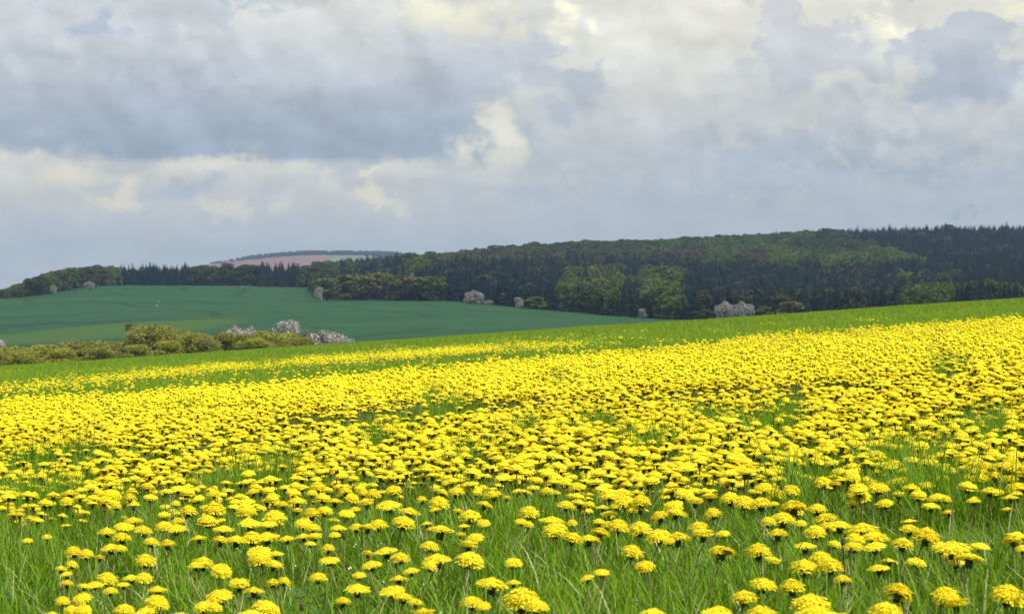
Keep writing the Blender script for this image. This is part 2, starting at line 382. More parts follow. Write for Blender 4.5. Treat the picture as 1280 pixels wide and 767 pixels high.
# ------------------------------------------------------------ scatter (geometry nodes) for what nobody could count
def proto_collection(name, meshes):
    c = bpy.data.collections.new(name)
    for i, me in enumerate(meshes):
        o = bpy.data.objects.new('%s_%02d' % (name, i), me); c.objects.link(o)
    return c
def scatter(name, pts, rot, scl, idx, coll):
    me = bpy.data.meshes.new(name); n = len(pts); me.vertices.add(n)
    me.vertices.foreach_set('co', np.asarray(pts, np.float32).reshape(-1))
    for nm, tp, dat, key in (('rot', 'FLOAT_VECTOR', rot, 'vector'), ('scl', 'FLOAT_VECTOR', scl, 'vector'), ('idx', 'INT', idx, 'value')):
        a = me.attributes.new(nm, tp, 'POINT')
        a.data.foreach_set(key, np.asarray(dat, np.int32 if tp == 'INT' else np.float32).reshape(-1))
    me.update()
    o = link(name, me)
    ng = bpy.data.node_groups.new(name+'_nodes', 'GeometryNodeTree')
    ng.interface.new_socket('Geometry', in_out='INPUT', socket_type='NodeSocketGeometry')
    ng.interface.new_socket('Geometry', in_out='OUTPUT', socket_type='NodeSocketGeometry')
    N = ng.nodes; L = ng.links
    gi = N.new('NodeGroupInput'); go = N.new('NodeGroupOutput')
    ci = N.new('GeometryNodeCollectionInfo'); ci.inputs['Collection'].default_value = coll
    ci.inputs['Separate Children'].default_value = True; ci.inputs['Reset Children'].default_value = True
    ip = N.new('GeometryNodeInstanceOnPoints'); ip.inputs['Pick Instance'].default_value = True
    def na(nm, tp):
        a = N.new('GeometryNodeInputNamedAttribute'); a.data_type = tp; a.inputs[0].default_value = nm; return a.outputs[0]
    e2r = N.new('FunctionNodeEulerToRotation'); L.new(na('rot', 'FLOAT_VECTOR'), e2r.inputs[0])
    L.new(gi.outputs[0], ip.inputs['Points']); L.new(ci.outputs[0], ip.inputs['Instance'])
    L.new(na('idx', 'INT'), ip.inputs['Instance Index']); L.new(e2r.outputs[0], ip.inputs['Rotation']); L.new(na('scl', 'FLOAT_VECTOR'), ip.inputs['Scale'])
    L.new(ip.outputs[0], go.inputs[0])
    md = o.modifiers.new('scatter', 'NODES'); md.node_group = ng
    o['kind'] = 'stuff'
    return o

# ------------------------------------------------------------ trees
def cards(mb, cen, size, mi=0, tone=.5, up=.0, elong=1.0):
    n = Vector((random.gauss(0, 1), random.gauss(0, 1), random.gauss(0, 1)+up)).normalized()
    q = n.to_track_quat('Z', 'Y'); a = random.uniform(0, 6.28); s = size*random.uniform(.6, 1.3)
    vs = []
    for k, r in ((0, 1.), (1, .75), (2, 1.), (3, .7)):
        b = a+k*math.pi/2; vs.append(Vector(cen)+q @ Vector((math.cos(b)*s*r*(elong if k % 2 == 0 else 1), math.sin(b)*s*r, random.uniform(-.2, .2)*s)))
    mb.add(vs, [(0, 1, 2, 3)], mi, tone)
def crown_mesh(name, mats, h0, h1, r, nl, nc, size, mi_fn=None, top=.5, squash=.8):
    """union of leaf clumps on the surface of many lobes: light and gaps between them"""
    mb = MB(); lobes = []
    for i in range(nl):
        z = h0+(h1-h0)*random.random()**.8
        t = (z-h0)/(h1-h0); rr = r*math.sqrt(max(.05, 1-abs(2*t-.75)**2.2*.55))*random.uniform(.3, .75)
        a = random.uniform(0, 6.28); lr = r*random.uniform(.28, .45)
        lobes.append((Vector((math.cos(a)*rr, math.sin(a)*rr, min(z, h1-lr*squash))), lr, random.random()))
    lobes.append((Vector((0, 0, (h0+h1)/2)), r*.6, .4)); lobes.append((Vector((0, 0, h1-r*.42)), r*.42, .6))
    for c, lr, tn in lobes:
        for k in range(nc):
            d = Vector((random.gauss(0, 1), random.gauss(0, 1), random.gauss(0, 1))).normalized()
            p = c+Vector((d.x, d.y, d.z*squash))*lr*random.uniform(.72, 1.08)
            if p.z < h0*.6: continue
            cards(mb, p, size, mi_fn() if mi_fn else 0, min(1, max(0, tn*.6+random.random()*.4)))
    return mb.mesh(name, mats)
def trunk_mesh(name, h, r, branches=6, spread=.5, mi=0):
    mb = MB(); pts = [(random.uniform(-.02, .02)*h*k, random.uniform(-.02, .02)*h*k, h*k/4-.3) for k in range(5)]
    mb.tube(pts, [r, r*.8, r*.62, r*.45, r*.2], 6)
    for i in range(branches):
        z = h*random.uniform(.3, .9); a = random.uniform(0, 6.28); L = h*spread*random.uniform(.5, 1)
        mb.tube([(0, 0, z), (math.cos(a)*L*.5, math.sin(a)*L*.5, z+L*.3), (math.cos(a)*L, math.sin(a)*L, z+L*.7)], [r*.35, r*.22, r*.06], 4)
    return mb.mesh(name, [M['trunk']])
def conifer_mesh(name, h, r):
    mb = MB(); z = h*.03; lv = 0
    while z < h*.985:
        t = (z/h); rr = r*(1-t)**.8*random.uniform(.82, 1.12)+.12; n = max(5, int(13*(1-t)+4)); a0 = random.random()*6.28
        for i in range(n):
            a = a0+6.283*i/n+random.uniform(-.2, .2); L = rr*random.uniform(.75, 1.15); dz = -L*random.uniform(.15, .5)
            w = .32*L+.18; ca, sa = math.cos(a), math.sin(a)
            p0 = Vector((0, 0, z)); p1 = Vector((ca*L*.55, sa*L*.55, z+dz*.25)); p2 = Vector((ca*L, sa*L, z+dz)); s = Vector((-sa, ca, 0))
            lift = Vector((0, 0, w*.35))
            mb.add([p0, p1+s*w-lift, p2, p1-s*w-lift, p1+lift*.6], [(0, 1, 4), (1, 2, 4), (2, 3, 4), (3, 0, 4)], 0, random.random())
        z += h*.042*(1.15-t*.5); lv += 1
    mb.tube([(0, 0, h*.93), (0, 0, h*1.02)], [.1, .02], 4)
    return mb.mesh(name, [M['conifer']])

conm = [conifer_mesh('spruce_crown', 15, 3.8+.6*(i % 3)) for i in range(4)]
cont = trunk_mesh('spruce_trunk', 14, .28, 0)
brm = {}
for key in ('broad', 'broad_light', 'broad_brown', 'broad_olive'):
    brm[key] = [crown_mesh(key+'_crown', [M[key]], 1.2, 13, 4.6, 13, 85, .52) for i in range(3)]
brt = trunk_mesh('broadleaf_trunk', 9, .35, 6, .35)
shm = {}
for key, mk in (('green', ['shrub_green', 'twig']), ('olive', ['shrub_olive', 'twig'])):
    shm[key] = [crown_mesh('shrub_crown', [M[k] for k in mk], .1, 3.2, 2.2, 17, 280, .10, mi_fn=lambda: 0 if random.random() < .88 else 1) for i in range(3)]
blm = [crown_mesh('blossom_crown', [M['blossom'], M['twig']], .3, 3.2, 2.0, 15, 220, .10, mi_fn=lambda: 0 if random.random() < .66 else 1) for i in range(3)]
sht = trunk_mesh('shrub_trunk', 2.4, .09, 9, .55)

def make_plant(name, crown, trunk, x, y, s, label, cat, group, z=None):
    """thing = Empty at the foot > crown, trunk"""
    e = bpy.data.objects.new(name, None); COL.objects.link(e)
    e.location = (x, y, g1(x, y)-.05 if z is None else z); e.rotation_euler = (0, 0, random.uniform(0, 6.28)); e.scale = s
    link('crown', crown, e); link('trunk', trunk, e)
    return tag(e, label, cat, group)

# hedge just behind the crest of the meadow (u, v of top, width px, kind, distance)
HEDGE = [
 (-34, 430, 84, 'green', 200), (8, 431, 74, 'green', 203), (50, 429, 78, 'green', 199), (100, 424, 84, 'olive', 202), (140, 425, 60, 'olive', 207),
 (170, 429, 50, 'green', 196), (192, 404, 74, 'olive', 204), (226, 411, 58, 'olive', 206), (246, 414, 58, 'green', 199), (280, 414, 56, 'olive', 203),
 (308, 416, 50, 'olive', 200), (334, 412, 56, 'green', 202), (358, 414, 46, 'green', 205)]
HL = ['yellow green hedge shrub cut off by the left edge of the photo', 'low yellow green shrub at the left end of the hedge',
 'rounded yellow green shrub, second in the hedge from the left', 'broad brownish olive shrub between two yellow green shrubs at left',
 'brownish shrub just left of the tallest hedge shrub', 'small bright yellow green shrub in front of the tallest hedge shrub',
 'tallest olive brown shrub of the hedge, mid left', 'olive shrub just right of the tallest hedge shrub',
 'bright yellow green shrub in the middle of the hedge', 'olive shrub left of the small white blossoming bushes',
 'brownish olive shrub under the small white blossoming bushes', 'dense yellow green shrub left of the tall blossoming bush',
 'last yellow green shrub before the blossoming bushes at hedge end']
def plant_px(name, crowns, trunk, u, vt, wpx, y, label, cat, group, base=None, protoH=3.3, protoR=2.15):
    x = (u-640)/F*y; zt = CAMZ-(vt-383.5)/F*y; zg = g1(x, y)
    H = max(zt-zg, .5)*1.0; sx = wpx/F*y/2/protoR*.92
    return make_plant(name, random.choice(crowns), trunk, x, y, (sx, sx, H/protoH), label, cat, group)
for (u, vt, w, k, y), lb in zip(HEDGE, HL):
    plant_px('shrub', shm[k], sht, u, vt, w*1.1, y, lb, 'shrub', 'shrubs of the hedge behind the meadow')
for u, vt, w, k, y, lb in ((-8, 436, 60, 'olive', 193, 'olive shrub in front at the left edge of the hedge'), (30, 438, 50, 'green', 191, 'low front shrub between the two leftmost hedge shrubs'), (76, 434, 54, 'green', 193, 'low yellow green front shrub left of the broad olive shrub'),
    (124, 432, 52, 'olive', 194, 'low brownish front shrub in the left third of the hedge'), (210, 424, 50, 'green', 194, 'green shrub in front of the tallest hedge shrub, on its right'), (262, 420, 52, 'olive', 195, 'low olive front shrub at the hedge middle'),
    (318, 421, 50, 'green', 196, 'low green front shrub beneath the small white bushes'), (378, 420, 40, 'olive', 198, 'low olive shrub between tall and wide blossoming bushes')):
    plant_px('shrub', shm[k], sht, u, vt, w*1.1, y, lb, 'shrub', 'shrubs of the hedge behind the meadow')
BL = [(296, 404, 32, 212, 'small white blossoming bush standing above the hedge, leftmost'), (312, 405, 24, 214, 'narrow white blossoming bush right beside the leftmost blossoming bush'),
 (360, 399, 40, 213, 'tall rounded white blossoming bush above the hedge end'), (408, 411, 50, 208, 'low wide white blossoming bush at the right end of the hedge'),
 (428, 419, 30, 208, 'lowest white blossoming bush tip, last of the hedge at right'), (2, 423, 14, 214, 'tiny blossoming bush at the left edge above the hedge')]
for u, vt, w, y, lb in BL:
    plant_px('blossom_bush', blm, sht, u, vt, w*1.08, y, lb, 'blossoming bush', 'white blossoming bushes in the hedge')
plant_px('shrub', [crown_mesh('shrub_crown', [M['twig']], .1, 3.2, 2.2, 14, 110, .11)], sht, 386, 411, 40, 211, 'bare grey brown shrub between the two largest blossoming hedge bushes', 'shrub', 'shrubs of the hedge behind the meadow')

# clump and single bushes at the foot of the wood (across the wheat field)
MID = [ # u, vtop, width, y, kind, label
 (408, 352, 36, 905, 'broad_olive', 'grey brown tree at the left end of the clump by the wheat field'),
 (432, 347, 44, 915, 'broad_olive', 'brown rounded tree, second in the clump by the wheat field'),
 (456, 349, 36, 905, 'broad_olive', 'olive tree near the middle of the clump by the wheat field'),
 (474, 345, 40, 925, 'broad_olive', 'brown tree behind the middle of the clump by the wheat field'),
 (497, 348, 44, 890, 'broad_olive', 'green rounded tree below the white blossom in the clump'),
 (522, 350, 46, 885, 'broad_olive', 'brown green tree in the right half of the clump'),
 (544, 349, 30, 880, 'broad_light', 'light green tree at the right end of the clump'),
 (634, 366, 24, 830, 'broad_olive', 'small brown bush between two white bushes at the wood edge'),
 (672, 370, 34, 800, 'broad_olive', 'brown bush right of the thin white bush at the wood edge'),
 (712, 368, 34, 775, 'broad', 'green bush left of the dark brown rounded bush'),
 (748, 373, 26, 740, 'broad_brown', 'low brown bush at the foot of the wood, left of the round one'),
 (775, 370, 36, 712, 'broad_olive', 'round dark brown bush at the foot of the wood'),
 (812, 379, 28, 665, 'broad', 'mid green tree left of the yellowish rounded tree'),
 (843, 376, 32, 610, 'broad_light', 'yellowish green tree where the wheat field ends'),
 (884, 386, 22, 585, 'broad_brown', 'low brown bush left of the big white blossoming trees'),
 (958, 382, 26, 575, 'broad_olive', 'brown bush right of the big white blossoming trees'),
 (985, 376, 44, 570, 'broad_olive', 'wide brown bush at the meadow crest below the hill wood'),
 (1105, 376, 30, 560, 'conifer2', ''), 
 (1140, 358, 34, 590, 'broad_light', 'light green leafy tree at the meadow crest, right of the brown bush'),
 (1182, 352, 24, 600, 'broad_light', 'light green tree just right of another at the crest'),
 (1215, 350, 26, 600, 'broad_light', 'slim light green tree among dark spruces near the right edge'),
 (1240, 347, 26, 605, 'broad_light', 'light green tree second from the right edge at the crest'),
 (1270, 352, 26, 600, 'broad_light', 'light green tree touching the right edge at the crest')]
for u, vt, w, y, k, lb in MID:
    if k == 'conifer2': continue
    if u < 560: vt -= 5; w *= 1.15
    plant_px('broadleaf_tree', brm[k], brt, u, vt, w*1.12, y, lb, 'tree', 'trees at the foot of the wood', protoH=13.2, protoR=4.4)
MB_ = [(399, 358, 16, 895, 'white blossoming bush at the left tip of the clump'), (486, 345, 30, 945, 'white blossoming tree top in the middle of the clump'),
 (516, 339, 16, 1000, 'tiny white blossoming tree in the wood above the clump'), (594, 362, 34, 835, 'round white blossoming bush before the dark spruces'),
 (611, 374, 14, 828, 'small white bush just right of the round white bush'), (648, 371, 16, 805, 'thin white blossoming bush at the wheat field edge'),
 (803, 385, 14, 640, 'narrow white blossom on the edge left of the yellowish tree'), (905, 375, 32, 568, 'left one of the two big white blossoming trees'),
 (928, 376, 34, 562, 'right one of the two big white blossoming trees'), (67, 355, 10, 1000, 'pale blossoming tree at the end of the left wood'),
 (112, 351, 18, 1080, 'pale grey budding tree in the left wood')]
for u, vt, w, y, lb in MB_:
    plant_px('blossom_tree', blm, sht, u, vt, w, y, lb, 'blossoming tree', 'white blossoming trees along the wood edge')
x_, y_, z_ = px(162, 397, 640)
make_plant('shrub', shm['olive'][0], sht, x_, 640, (.8, .8, .7), 'lone tiny dark bush standing in the wheat field', 'shrub', None)

# --- the woods
def kind_at(u, v, y):
    """what grows where, read off the hillside (u, v = where the crown shows)"""
    r = random.random(); nz = float(vnoise(u, v*2.2, 34, 5)); n2 = float(vnoise(u, v*2, 16, 8))
    if u < 150: return ('broad_brown' if r < .45 else 'broad') if n2 < .6 else 'broad_light'
    if u < 395 and y < 1700:
        if u < 238: return 'conifer' if r < .85 else 'broad_brown'
        if u < 305: return 'broad' if n2 < .7 else 'conifer'
        return 'conifer' if n2 > .25 else 'broad'
    if 400 < u < 520 and y < 1120: return 'conifer' if r < .85 else 'broad'
    if u < 505: return 'conifer' if (335 < v < 352 and u > 425 and r < .8) else ('broad' if r < .6 else 'broad_light')
    spr = 288+max(0, (u-1060))*.30      # spruce stand at the top right
    if u > 1055 and v < 372 and v < (305+(u-1060)*.32) + (60 if u > 1195 else 0): return 'conifer' if r < .96 else 'broad'
    if u < 700:
        if v > np.interp(u, [500, 560, 700], [352, 340, 337])+(n2-.5)*8: return 'conifer' if r < .93 else 'broad_brown'
        return 'broad' if nz < .42 else ('broad_brown' if nz < .62 else 'broad_light')
    if u < 850:
        if v > 349: return ('conifer' if n2 > .66 else 'broad_light' if r < .6 else 'broad')
        if v > 332: return 'conifer' if r < .7 else 'broad_brown'
        return 'broad' if nz < .4 else ('broad_brown' if nz < .62 else 'broad_light')
    if v > 342+(n2-.5)*10: 
        if u > 1120 and v > 350: return 'broad_light' if r < .45 else 'conifer'
        return 'conifer' if r < .88 else ('broad_brown' if r < .95 else 'broad')
    if u < 960: return 'broad_brown' if nz < .4 else ('broad' if nz < .6 else 'broad_light')
    return 'broad_light' if nz < .6 else ('broad' if r < .9 else 'conifer')
trees = []
y = 560.0
while y < 2050:
    sp = 4.4 if y < 850 else 5.6 if y < 1300 else 6.6
    ulo, uhi = -60, 1345
    x = (ulo-640)/F*y
    while x < (uhi-640)/F*y:
        xx = x+random.uniform(-.4, .4)*sp; yy = y+random.uniform(-.45, .45)*sp*1.25
        u = 640+F*xx/yy
        if yy > edge(u)+4 and not (u < 150 and yy > 1420) and not (150 <= u < 395 and 1330 < yy):
            trees.append((xx, yy, u))
        x += sp
    y += sp*1.25
X = np.array([t[0] for t in trees]); Y = np.array([t[1] for t in trees]); Z = G(X, Y)
# keep those that stand clear of the ground in front of them
recs = []
for (xx, yy, u), zz in zip(trees, Z):
    _, vb = proj(xx, yy, zz); vm = vb-9*F/yy*.9
    k = kind_at(u, vm+4, yy)
    h = random.uniform(.72, 1.16)*(1.15 if random.random() < .08 else 1)
    if u < 150: h *= float(np.interp(u, [-40, 0, 35, 90], [.2, .28, .5, .78]))
    elif 395 <= u < 520 and yy < 1250: h *= .78
    elif u < 395: h *= .92 if u > 300 else .82
    h *= float(np.interp(yy, [560, 850, 1100], [.62, .80, 1.0]))
    recs.append((xx, yy, zz, u, vm, k, h))
# horizon sweep: nearest first; a tree shows if its top rises above what is already in its columns
recs.sort(key=lambda r: r[1])
prof = np.full(1500, 1e9); vis = []
for r in recs:
    xx, yy, zz, u, vm, k, h = r
    vt = proj(xx, yy, zz+14*h)[1]; wpx = (3.2 if k == 'conifer' else 4.3)*F/yy
    a = int(np.clip(u-wpx*.6+80, 0, 1499)); b = int(np.clip(u+wpx*.6+80, a+1, 1500))
    if vt < prof[a:b].max()+14 and yy < 2050:
        shown = float(np.clip(prof[a:b]-vt, 0, 14*h*F/yy).mean())*wpx if -10 < u < 1290 else 0
        vis.append(r+(shown,)); 
        prof[a:b] = np.minimum(prof[a:b], vt+2)
print('trees', len(recs), 'kept', len(vis))
con = sorted([r for r in vis if r[5] == 'conifer'], key=lambda r: -r[7]); bro = sorted([r for r in vis if r[5] != 'conifer'], key=lambda r: -r[7])
def zone(u, v):
    if u < 150: return 'in the low wood at the far left'
    if u < 240: return 'in the tree row behind the wheat field, left part'
    if u < 310: return 'in the tree row behind the wheat field, middle part'
    if u < 395: return 'in the tree row behind the wheat field, right part'
    if u < 520: return 'in the wood above the clump of bushes'
    side = 'left part' if u < 700 else 'centre' if u < 860 else 'right centre' if u < 1060 else 'right part'
    lev = 'ridge' if v < 318 else 'middle slope' if v < 345 else 'foot'
    return 'on the %s of the wooded hill, %s' % (lev, side)
ADJ = {'conifer': 'dark blue green spruce', 'broad': 'mid green broadleaf tree', 'broad_light': 'light spring green broadleaf tree', 'broad_brown': 'brownish budding broadleaf tree'}
def place_tree(r):
    xx, yy, zz, u, vm, k, h = r[:7]
    cr = random.choice(conm if k == 'conifer' else brm[k]); w = h*random.uniform(.9, 1.25)*(.95 if k == 'conifer' else 1.15)
    make_plant('conifer_tree' if k == 'conifer' else 'broadleaf_tree', cr, cont if k == 'conifer' else brt, xx, yy, (w, w, h),
               ADJ[k]+' '+zone(u, vm), 'tree', ADJ[k]+'s '+zone(u, vm), z=zz-.2)
NIND = 295
for r in con[:NIND]+bro[:NIND]: place_tree(r)
def rest(rs, name, meshes_of, label):
    ms = []; 
    allm = meshes_of
    col_ = proto_collection(name+'_kind', allm)
    pts = [(r[0], r[1], r[2]-.2) for r in rs]
    rot = [(0, 0, random.uniform(0, 6.28)) for r in rs]
    scl = [(r[6]*w, r[6]*w, r[6]) for r in rs for w in (random.uniform(.9, 1.25)*(1 if r[5] == 'conifer' else 1.15),)]
    off = {'conifer': 0, 'broad': 0, 'broad_light': 3, 'broad_brown': 6}
    idx = [off[r[5]]+random.randrange(4 if r[5] == 'conifer' else 3) for r in rs]
    o = scatter(name, pts, rot, scl, idx, col_)
    return tag(o, label, 'forest')
rest(con[NIND:], 'conifer_forest', conm, 'mass of dark spruces filling the wooded hill behind the nearer trees')
rest(bro[NIND:], 'broadleaf_forest', brm['broad']+brm['broad_light']+brm['broad_brown'], 'mass of green and brown broadleaf trees covering the hill up to its ridge')
# thin wood on the far hill
pts = []
for i in range(900):
    u = random.uniform(215, 500); yy = random.uniform(4380, 4620); xx = (u-640)/F*yy
    if u < 262 or random.random() > (u-255)/110: continue
    pts.append((xx, yy, g1(xx, yy)-1-max(0, 320-u)*.08))
for i in range(140):
    u = random.uniform(470, 520); yy = random.uniform(4000, 4500); xx = (u-640)/F*yy; pts.append((xx, yy, g1(xx, yy)-1))
scatter('far_forest', pts, [(0, 0, random.uniform(0, 6.28)) for p in pts], [(1.1, 1.1, random.uniform(.35, .85)) for p in pts], [random.randrange(6) for p in pts],
        proto_collection('far_wood_kind', brm['broad']+brm['broad_brown']))
tag(bpy.data.objects['far_forest'], 'thin hazy wood along the top of the farthest hill', 'forest')

# ------------------------------------------------------------ grass
def blade(mb, x, y, h, w, lean, az, segs=3, mi=0, tone=.5, kink=0):
    ca, sa = math.cos(az), math.sin(az); fa = az+math.pi/2+random.uniform(-.6, .6); wx, wy = math.cos(fa), math.sin(fa)
    o = len(mb.v)
    for k in range(segs+1):
        t = k/segs; b = lean*t**2.0; ww = w*(1-t)**.7*.5
        px_ = x+ca*b; py_ = y+sa*b; pz = h*t-(lean*lean/h*.35)*t**3
        if k < segs: mb.v.append((px_-wx*ww, py_-wy*ww, pz)); mb.v.append((px_+wx*ww, py_+wy*ww, pz))
        else: mb.v.append((px_, py_, pz))
    for k in range(segs-1):
        mb.f.append((o+2*k, o+2*k+1, o+2*k+3, o+2*k+2)); mb.m.append(mi); mb.c.append(tone)
    k = segs-1; mb.f.append((o+2*k, o+2*k+1, o+2*k+2)); mb.m.append(mi); mb.c.append(tone)
def tuft(name, r, n, h, w, segs, mat_, dry=.05, lean=(.1, .6)):
    mb = MB()
    for i in range(n):
        a = random.uniform(0, 6.28); rr = r*math.sqrt(random.random()); hh = random.uniform(*h)
        blade(mb, rr*math.cos(a), rr*math.sin(a), hh, w*random.uniform(.6, 1.2), hh*random.uniform(*lean), random.uniform(0, 6.28), segs, 1 if random.random() < dry else 0, random.random())
    me = mb.mesh(name, [M[mat_], M['grass_dry']]); return me
gA = [tuft('grass_tuft', .08, 40, (.06, .18), .0062, 4, 'grass', .035, (.1, .9)) for i in range(5)]
gB = [tuft('grass_tuft', .22, 60, (.05, .12), .0075, 2, 'grass', .05) for i in range(4)]
gC = [tuft('grass_tuft', .55, 90, (.06, .13), .013, 2, 'grass_far', .03) for i in range(4)]
gD = [tuft('grass_tuft', 1.3, 170, (.08, .17), .030, 1, 'grass_far', .02) for i in range(4)]
def field(y0, y1, dens, margin=1.0, slope=.27):
    A = 0; n = int(dens*((slope*(y1**2-y0**2))+2*margin*(y1-y0)))
    yy = []
    ys = rng.uniform(y0, y1, n*3); p = (slope*ys+margin)/(slope*y1+margin); ys = ys[rng.random(len(ys)) < p][:n]
    xs = rng.uniform(-1, 1, len(ys))*(slope*ys+margin)
    return xs, ys
def grass(name, meshes, y0, y1, dens, label, smin=.8, smax=1.2, margin=1.0):
    xs, ys = field(y0, y1, dens, margin); z = G(xs, ys); n = len(xs)
    hs = rng.uniform(smin, smax, n)*(.75+.5*vnoise(xs, ys, max(.5, y0*.12), 4))
    rot = np.zeros((n, 3)); rot[:, 2] = rng.uniform(0, 6.28, n)
    scl = np.stack([np.ones(n), np.ones(n), hs], 1)
    o = scatter(name, np.stack([xs, ys, z-.005], 1), rot, scl, rng.integers(0, len(meshes), n), proto_collection(name+'_kind', meshes))
    return tag(o, label, 'grass')
grass('grass', gA, .6, 9.5, 150, 'long bright green grass between the nearest dandelions')
grass('grass', gB, 9, 28, 26, 'green grass under the dense middle band of dandelions')
grass('grass', gC, 27, 75, 5, 'green grass showing through the farther dandelions')
grass('grass', gD, 72, 235, 1.1, 'plain bright green grass along the crest of the meadow', margin=4)

# ------------------------------------------------------------ dandelions
def head_mesh(name, dome, droop, fluff=1.0):
    """radius 1; rays in layers on a dome; dome = height/radius; droop = how far the outer rays hang"""
    mb = MB(); layers = [(1.0, 44, -droop), (.98, 44, -droop*.3+.05*dome), (.92, 40, .30*dome), (.82, 36, .54*dome), (.68, 30, .73*dome), (.52, 24, .87*dome), (.34, 16, .96*dome), (.16, 9, 1.0*dome)]
    co = len(mb.v); mb.v.append((0, 0, dome*.93))
    for k, (rr_, zz_) in enumerate(((.3, .80), (.55, .62), (.72, .38), (.80, .02), (.5, -.10))):
        for i in range(14): mb.v.append((rr_*math.cos(i*.4488), rr_*math.sin(i*.4488), zz_*dome))
    for i in range(14):
        j = (i+1) % 14; mb.f.append((co, co+1+i, co+1+j)); mb.m.append(0); mb.c.append(.5)
        for k in range(4): mb.f.append((co+1+k*14+i, co+1+(k+1)*14+i, co+1+(k+1)*14+j, co+1+k*14+j)); mb.m.append(0); mb.c.append(.5)

    for li, (R, n, z) in enumerate(layers):
        a0 = random.random()
        for i in range(n):
            a = 6.283*(i+a0)/n+random.uniform(-.08, .08); r = R*random.uniform(.84, 1.08); zz = z+random.uniform(-.09, .09)*fluff
            ca, sa = math.cos(a), math.sin(a); w = .058*random.uniform(.8, 1.2)*(1 if R > .5 else .8)
            # ray: from the receptacle, arching over, to the toothed tip
            b = .12*R
            pm = (r*.62, zz*.78+.16*(1-R)+.10*dome+ .05)
            P0 = (ca*b, sa*b, .02); s = (-sa, ca)
            t = .5+.5*(1-R)*random.uniform(.6, 1)- (.25 if random.random() < .1 else 0)
            vs = [(P0[0]-s[0]*w*.4, P0[1]-s[1]*w*.4, P0[2]), (P0[0]+s[0]*w*.4, P0[1]+s[1]*w*.4, P0[2]),
                  (ca*pm[0]+s[0]*w, sa*pm[0]+s[1]*w, pm[1]), (ca*pm[0]-s[0]*w, sa*pm[0]-s[1]*w, pm[1]),
                  (ca*r+s[0]*w*.75, sa*r+s[1]*w*.75, zz), (ca*r-s[0]*w*.75, sa*r-s[1]*w*.75, zz+random.uniform(-.03, .03))]
            mb.add(vs, [(0, 1, 2, 3), (3, 2, 4, 5)], 0, 1-t*.8)
    return mb.mesh(name, [M['petal']])
def calyx_into(mb, mi=0, k=8, s=1.0):
    """cup of green bracts under the head, outer ones bent down (radius units of the head)"""
    mb.tube([(0, 0, -.60), (0, 0, -.52), (0, 0, -.25), (0, 0, .0), (0, 0, .06)], [.06*s, .20*s, .27*s, .25*s, .32*s], 8, mi, .3)
    for i in range(k):
        a = 6.283*i/k+random.uniform(-.2, .2); ca, sa = math.cos(a), math.sin(a); w = .07
        mb.add([(ca*.2-sa*w, sa*.2+ca*w, -.45), (ca*.2+sa*w, sa*.2-ca*w, -.45), (ca*.46+sa*w*.7, sa*.46-ca*w*.7, -.5), (ca*.46-sa*w*.7, sa*.46+ca*w*.7, -.5), (ca*.50, sa*.50, -.85)], [(0, 1, 2, 3), (3, 2, 4)], mi, .8)
heads = [head_mesh('dandelion_rays', d, dr) for d, dr in ((.44, .13), (.36, .11), (.54, .22), (.27, .05), (.20, -.02), (.40, .25), (.55, -.42))]
mbc = MB(); calyx_into(mbc); calyx_m = mbc.mesh('dandelion_calyx', [M['calyx']], True)
def stem_unit(k):
    mb = MB(); pts = [(k*math.sin(t*math.pi)*.02, k*.012*math.sin(t*5), t) for t in np.linspace(0, 1, 7)]
    mb.tube(pts, [.0026, .0025, .0023, .0021, .0019, .0018, .0017], 6); return mb.mesh('dandelion_stem', [M['stem']], True)
stems = [stem_unit(k) for k in (-1, 0, 1.2)]
def rosette_mesh():
    mb = MB()
    for i in range(6):
        a = i*1.05+random.uniform(-.3, .3); L = random.uniform(.09, .15); ca, sa = math.cos(a), math.sin(a); rise = random.uniform(.3, .8)
        o = len(mb.v); n = 9
        for k in range(n+1):
            t = k/n; d = L*t; z = L*rise*math.sin(t*2.0)*.7+.01; w = .003+.017*math.sin(min(1, t*1.05)*math.pi*.88)*(1 if k % 2 else .45)*(t*.8+.35)
            for sgn, dz in ((-1, .004), (0, 0), (1, .004)): mb.v.append((ca*d-sa*w*sgn, sa*d+ca*w*sgn, z+dz))
        for k in range(n):
            for j in (0, 1): mb.f.append((o+3*k+j, o+3*k+j+1, o+3*k+j+4, o+3*k+j+3)); mb.m.append(0); mb.c.append(random.random())
    return mb.mesh('dandelion_leaves', [M['leaf']])
rosettes = [rosette_mesh() for i in range(3)]
def bud_mesh():
    mb = MB(); mb.tube([(0, 0, -.5), (0, 0, -.42), (0, 0, 0), (0, 0, .5), (0, 0, .75)], [.06, .34, .42, .34, .26], 10, 0, .3)
    for i in range(16):
        a = 6.283*i/16; r = .2*random.uniform(.5, 1.2); ca, sa = math.cos(a), math.sin(a)
        mb.add([(ca*.24-sa*.06, sa*.24+ca*.06, .6), (ca*.24+sa*.06, sa*.24-ca*.06, .6), (ca*r, sa*r, 1.0+random.uniform(-.1, .1))], [(0, 1, 2)], 1, random.random())
    return mb.mesh('dandelion_bud', [M['calyx'], M['bud']], False)
budm = bud_mesh()

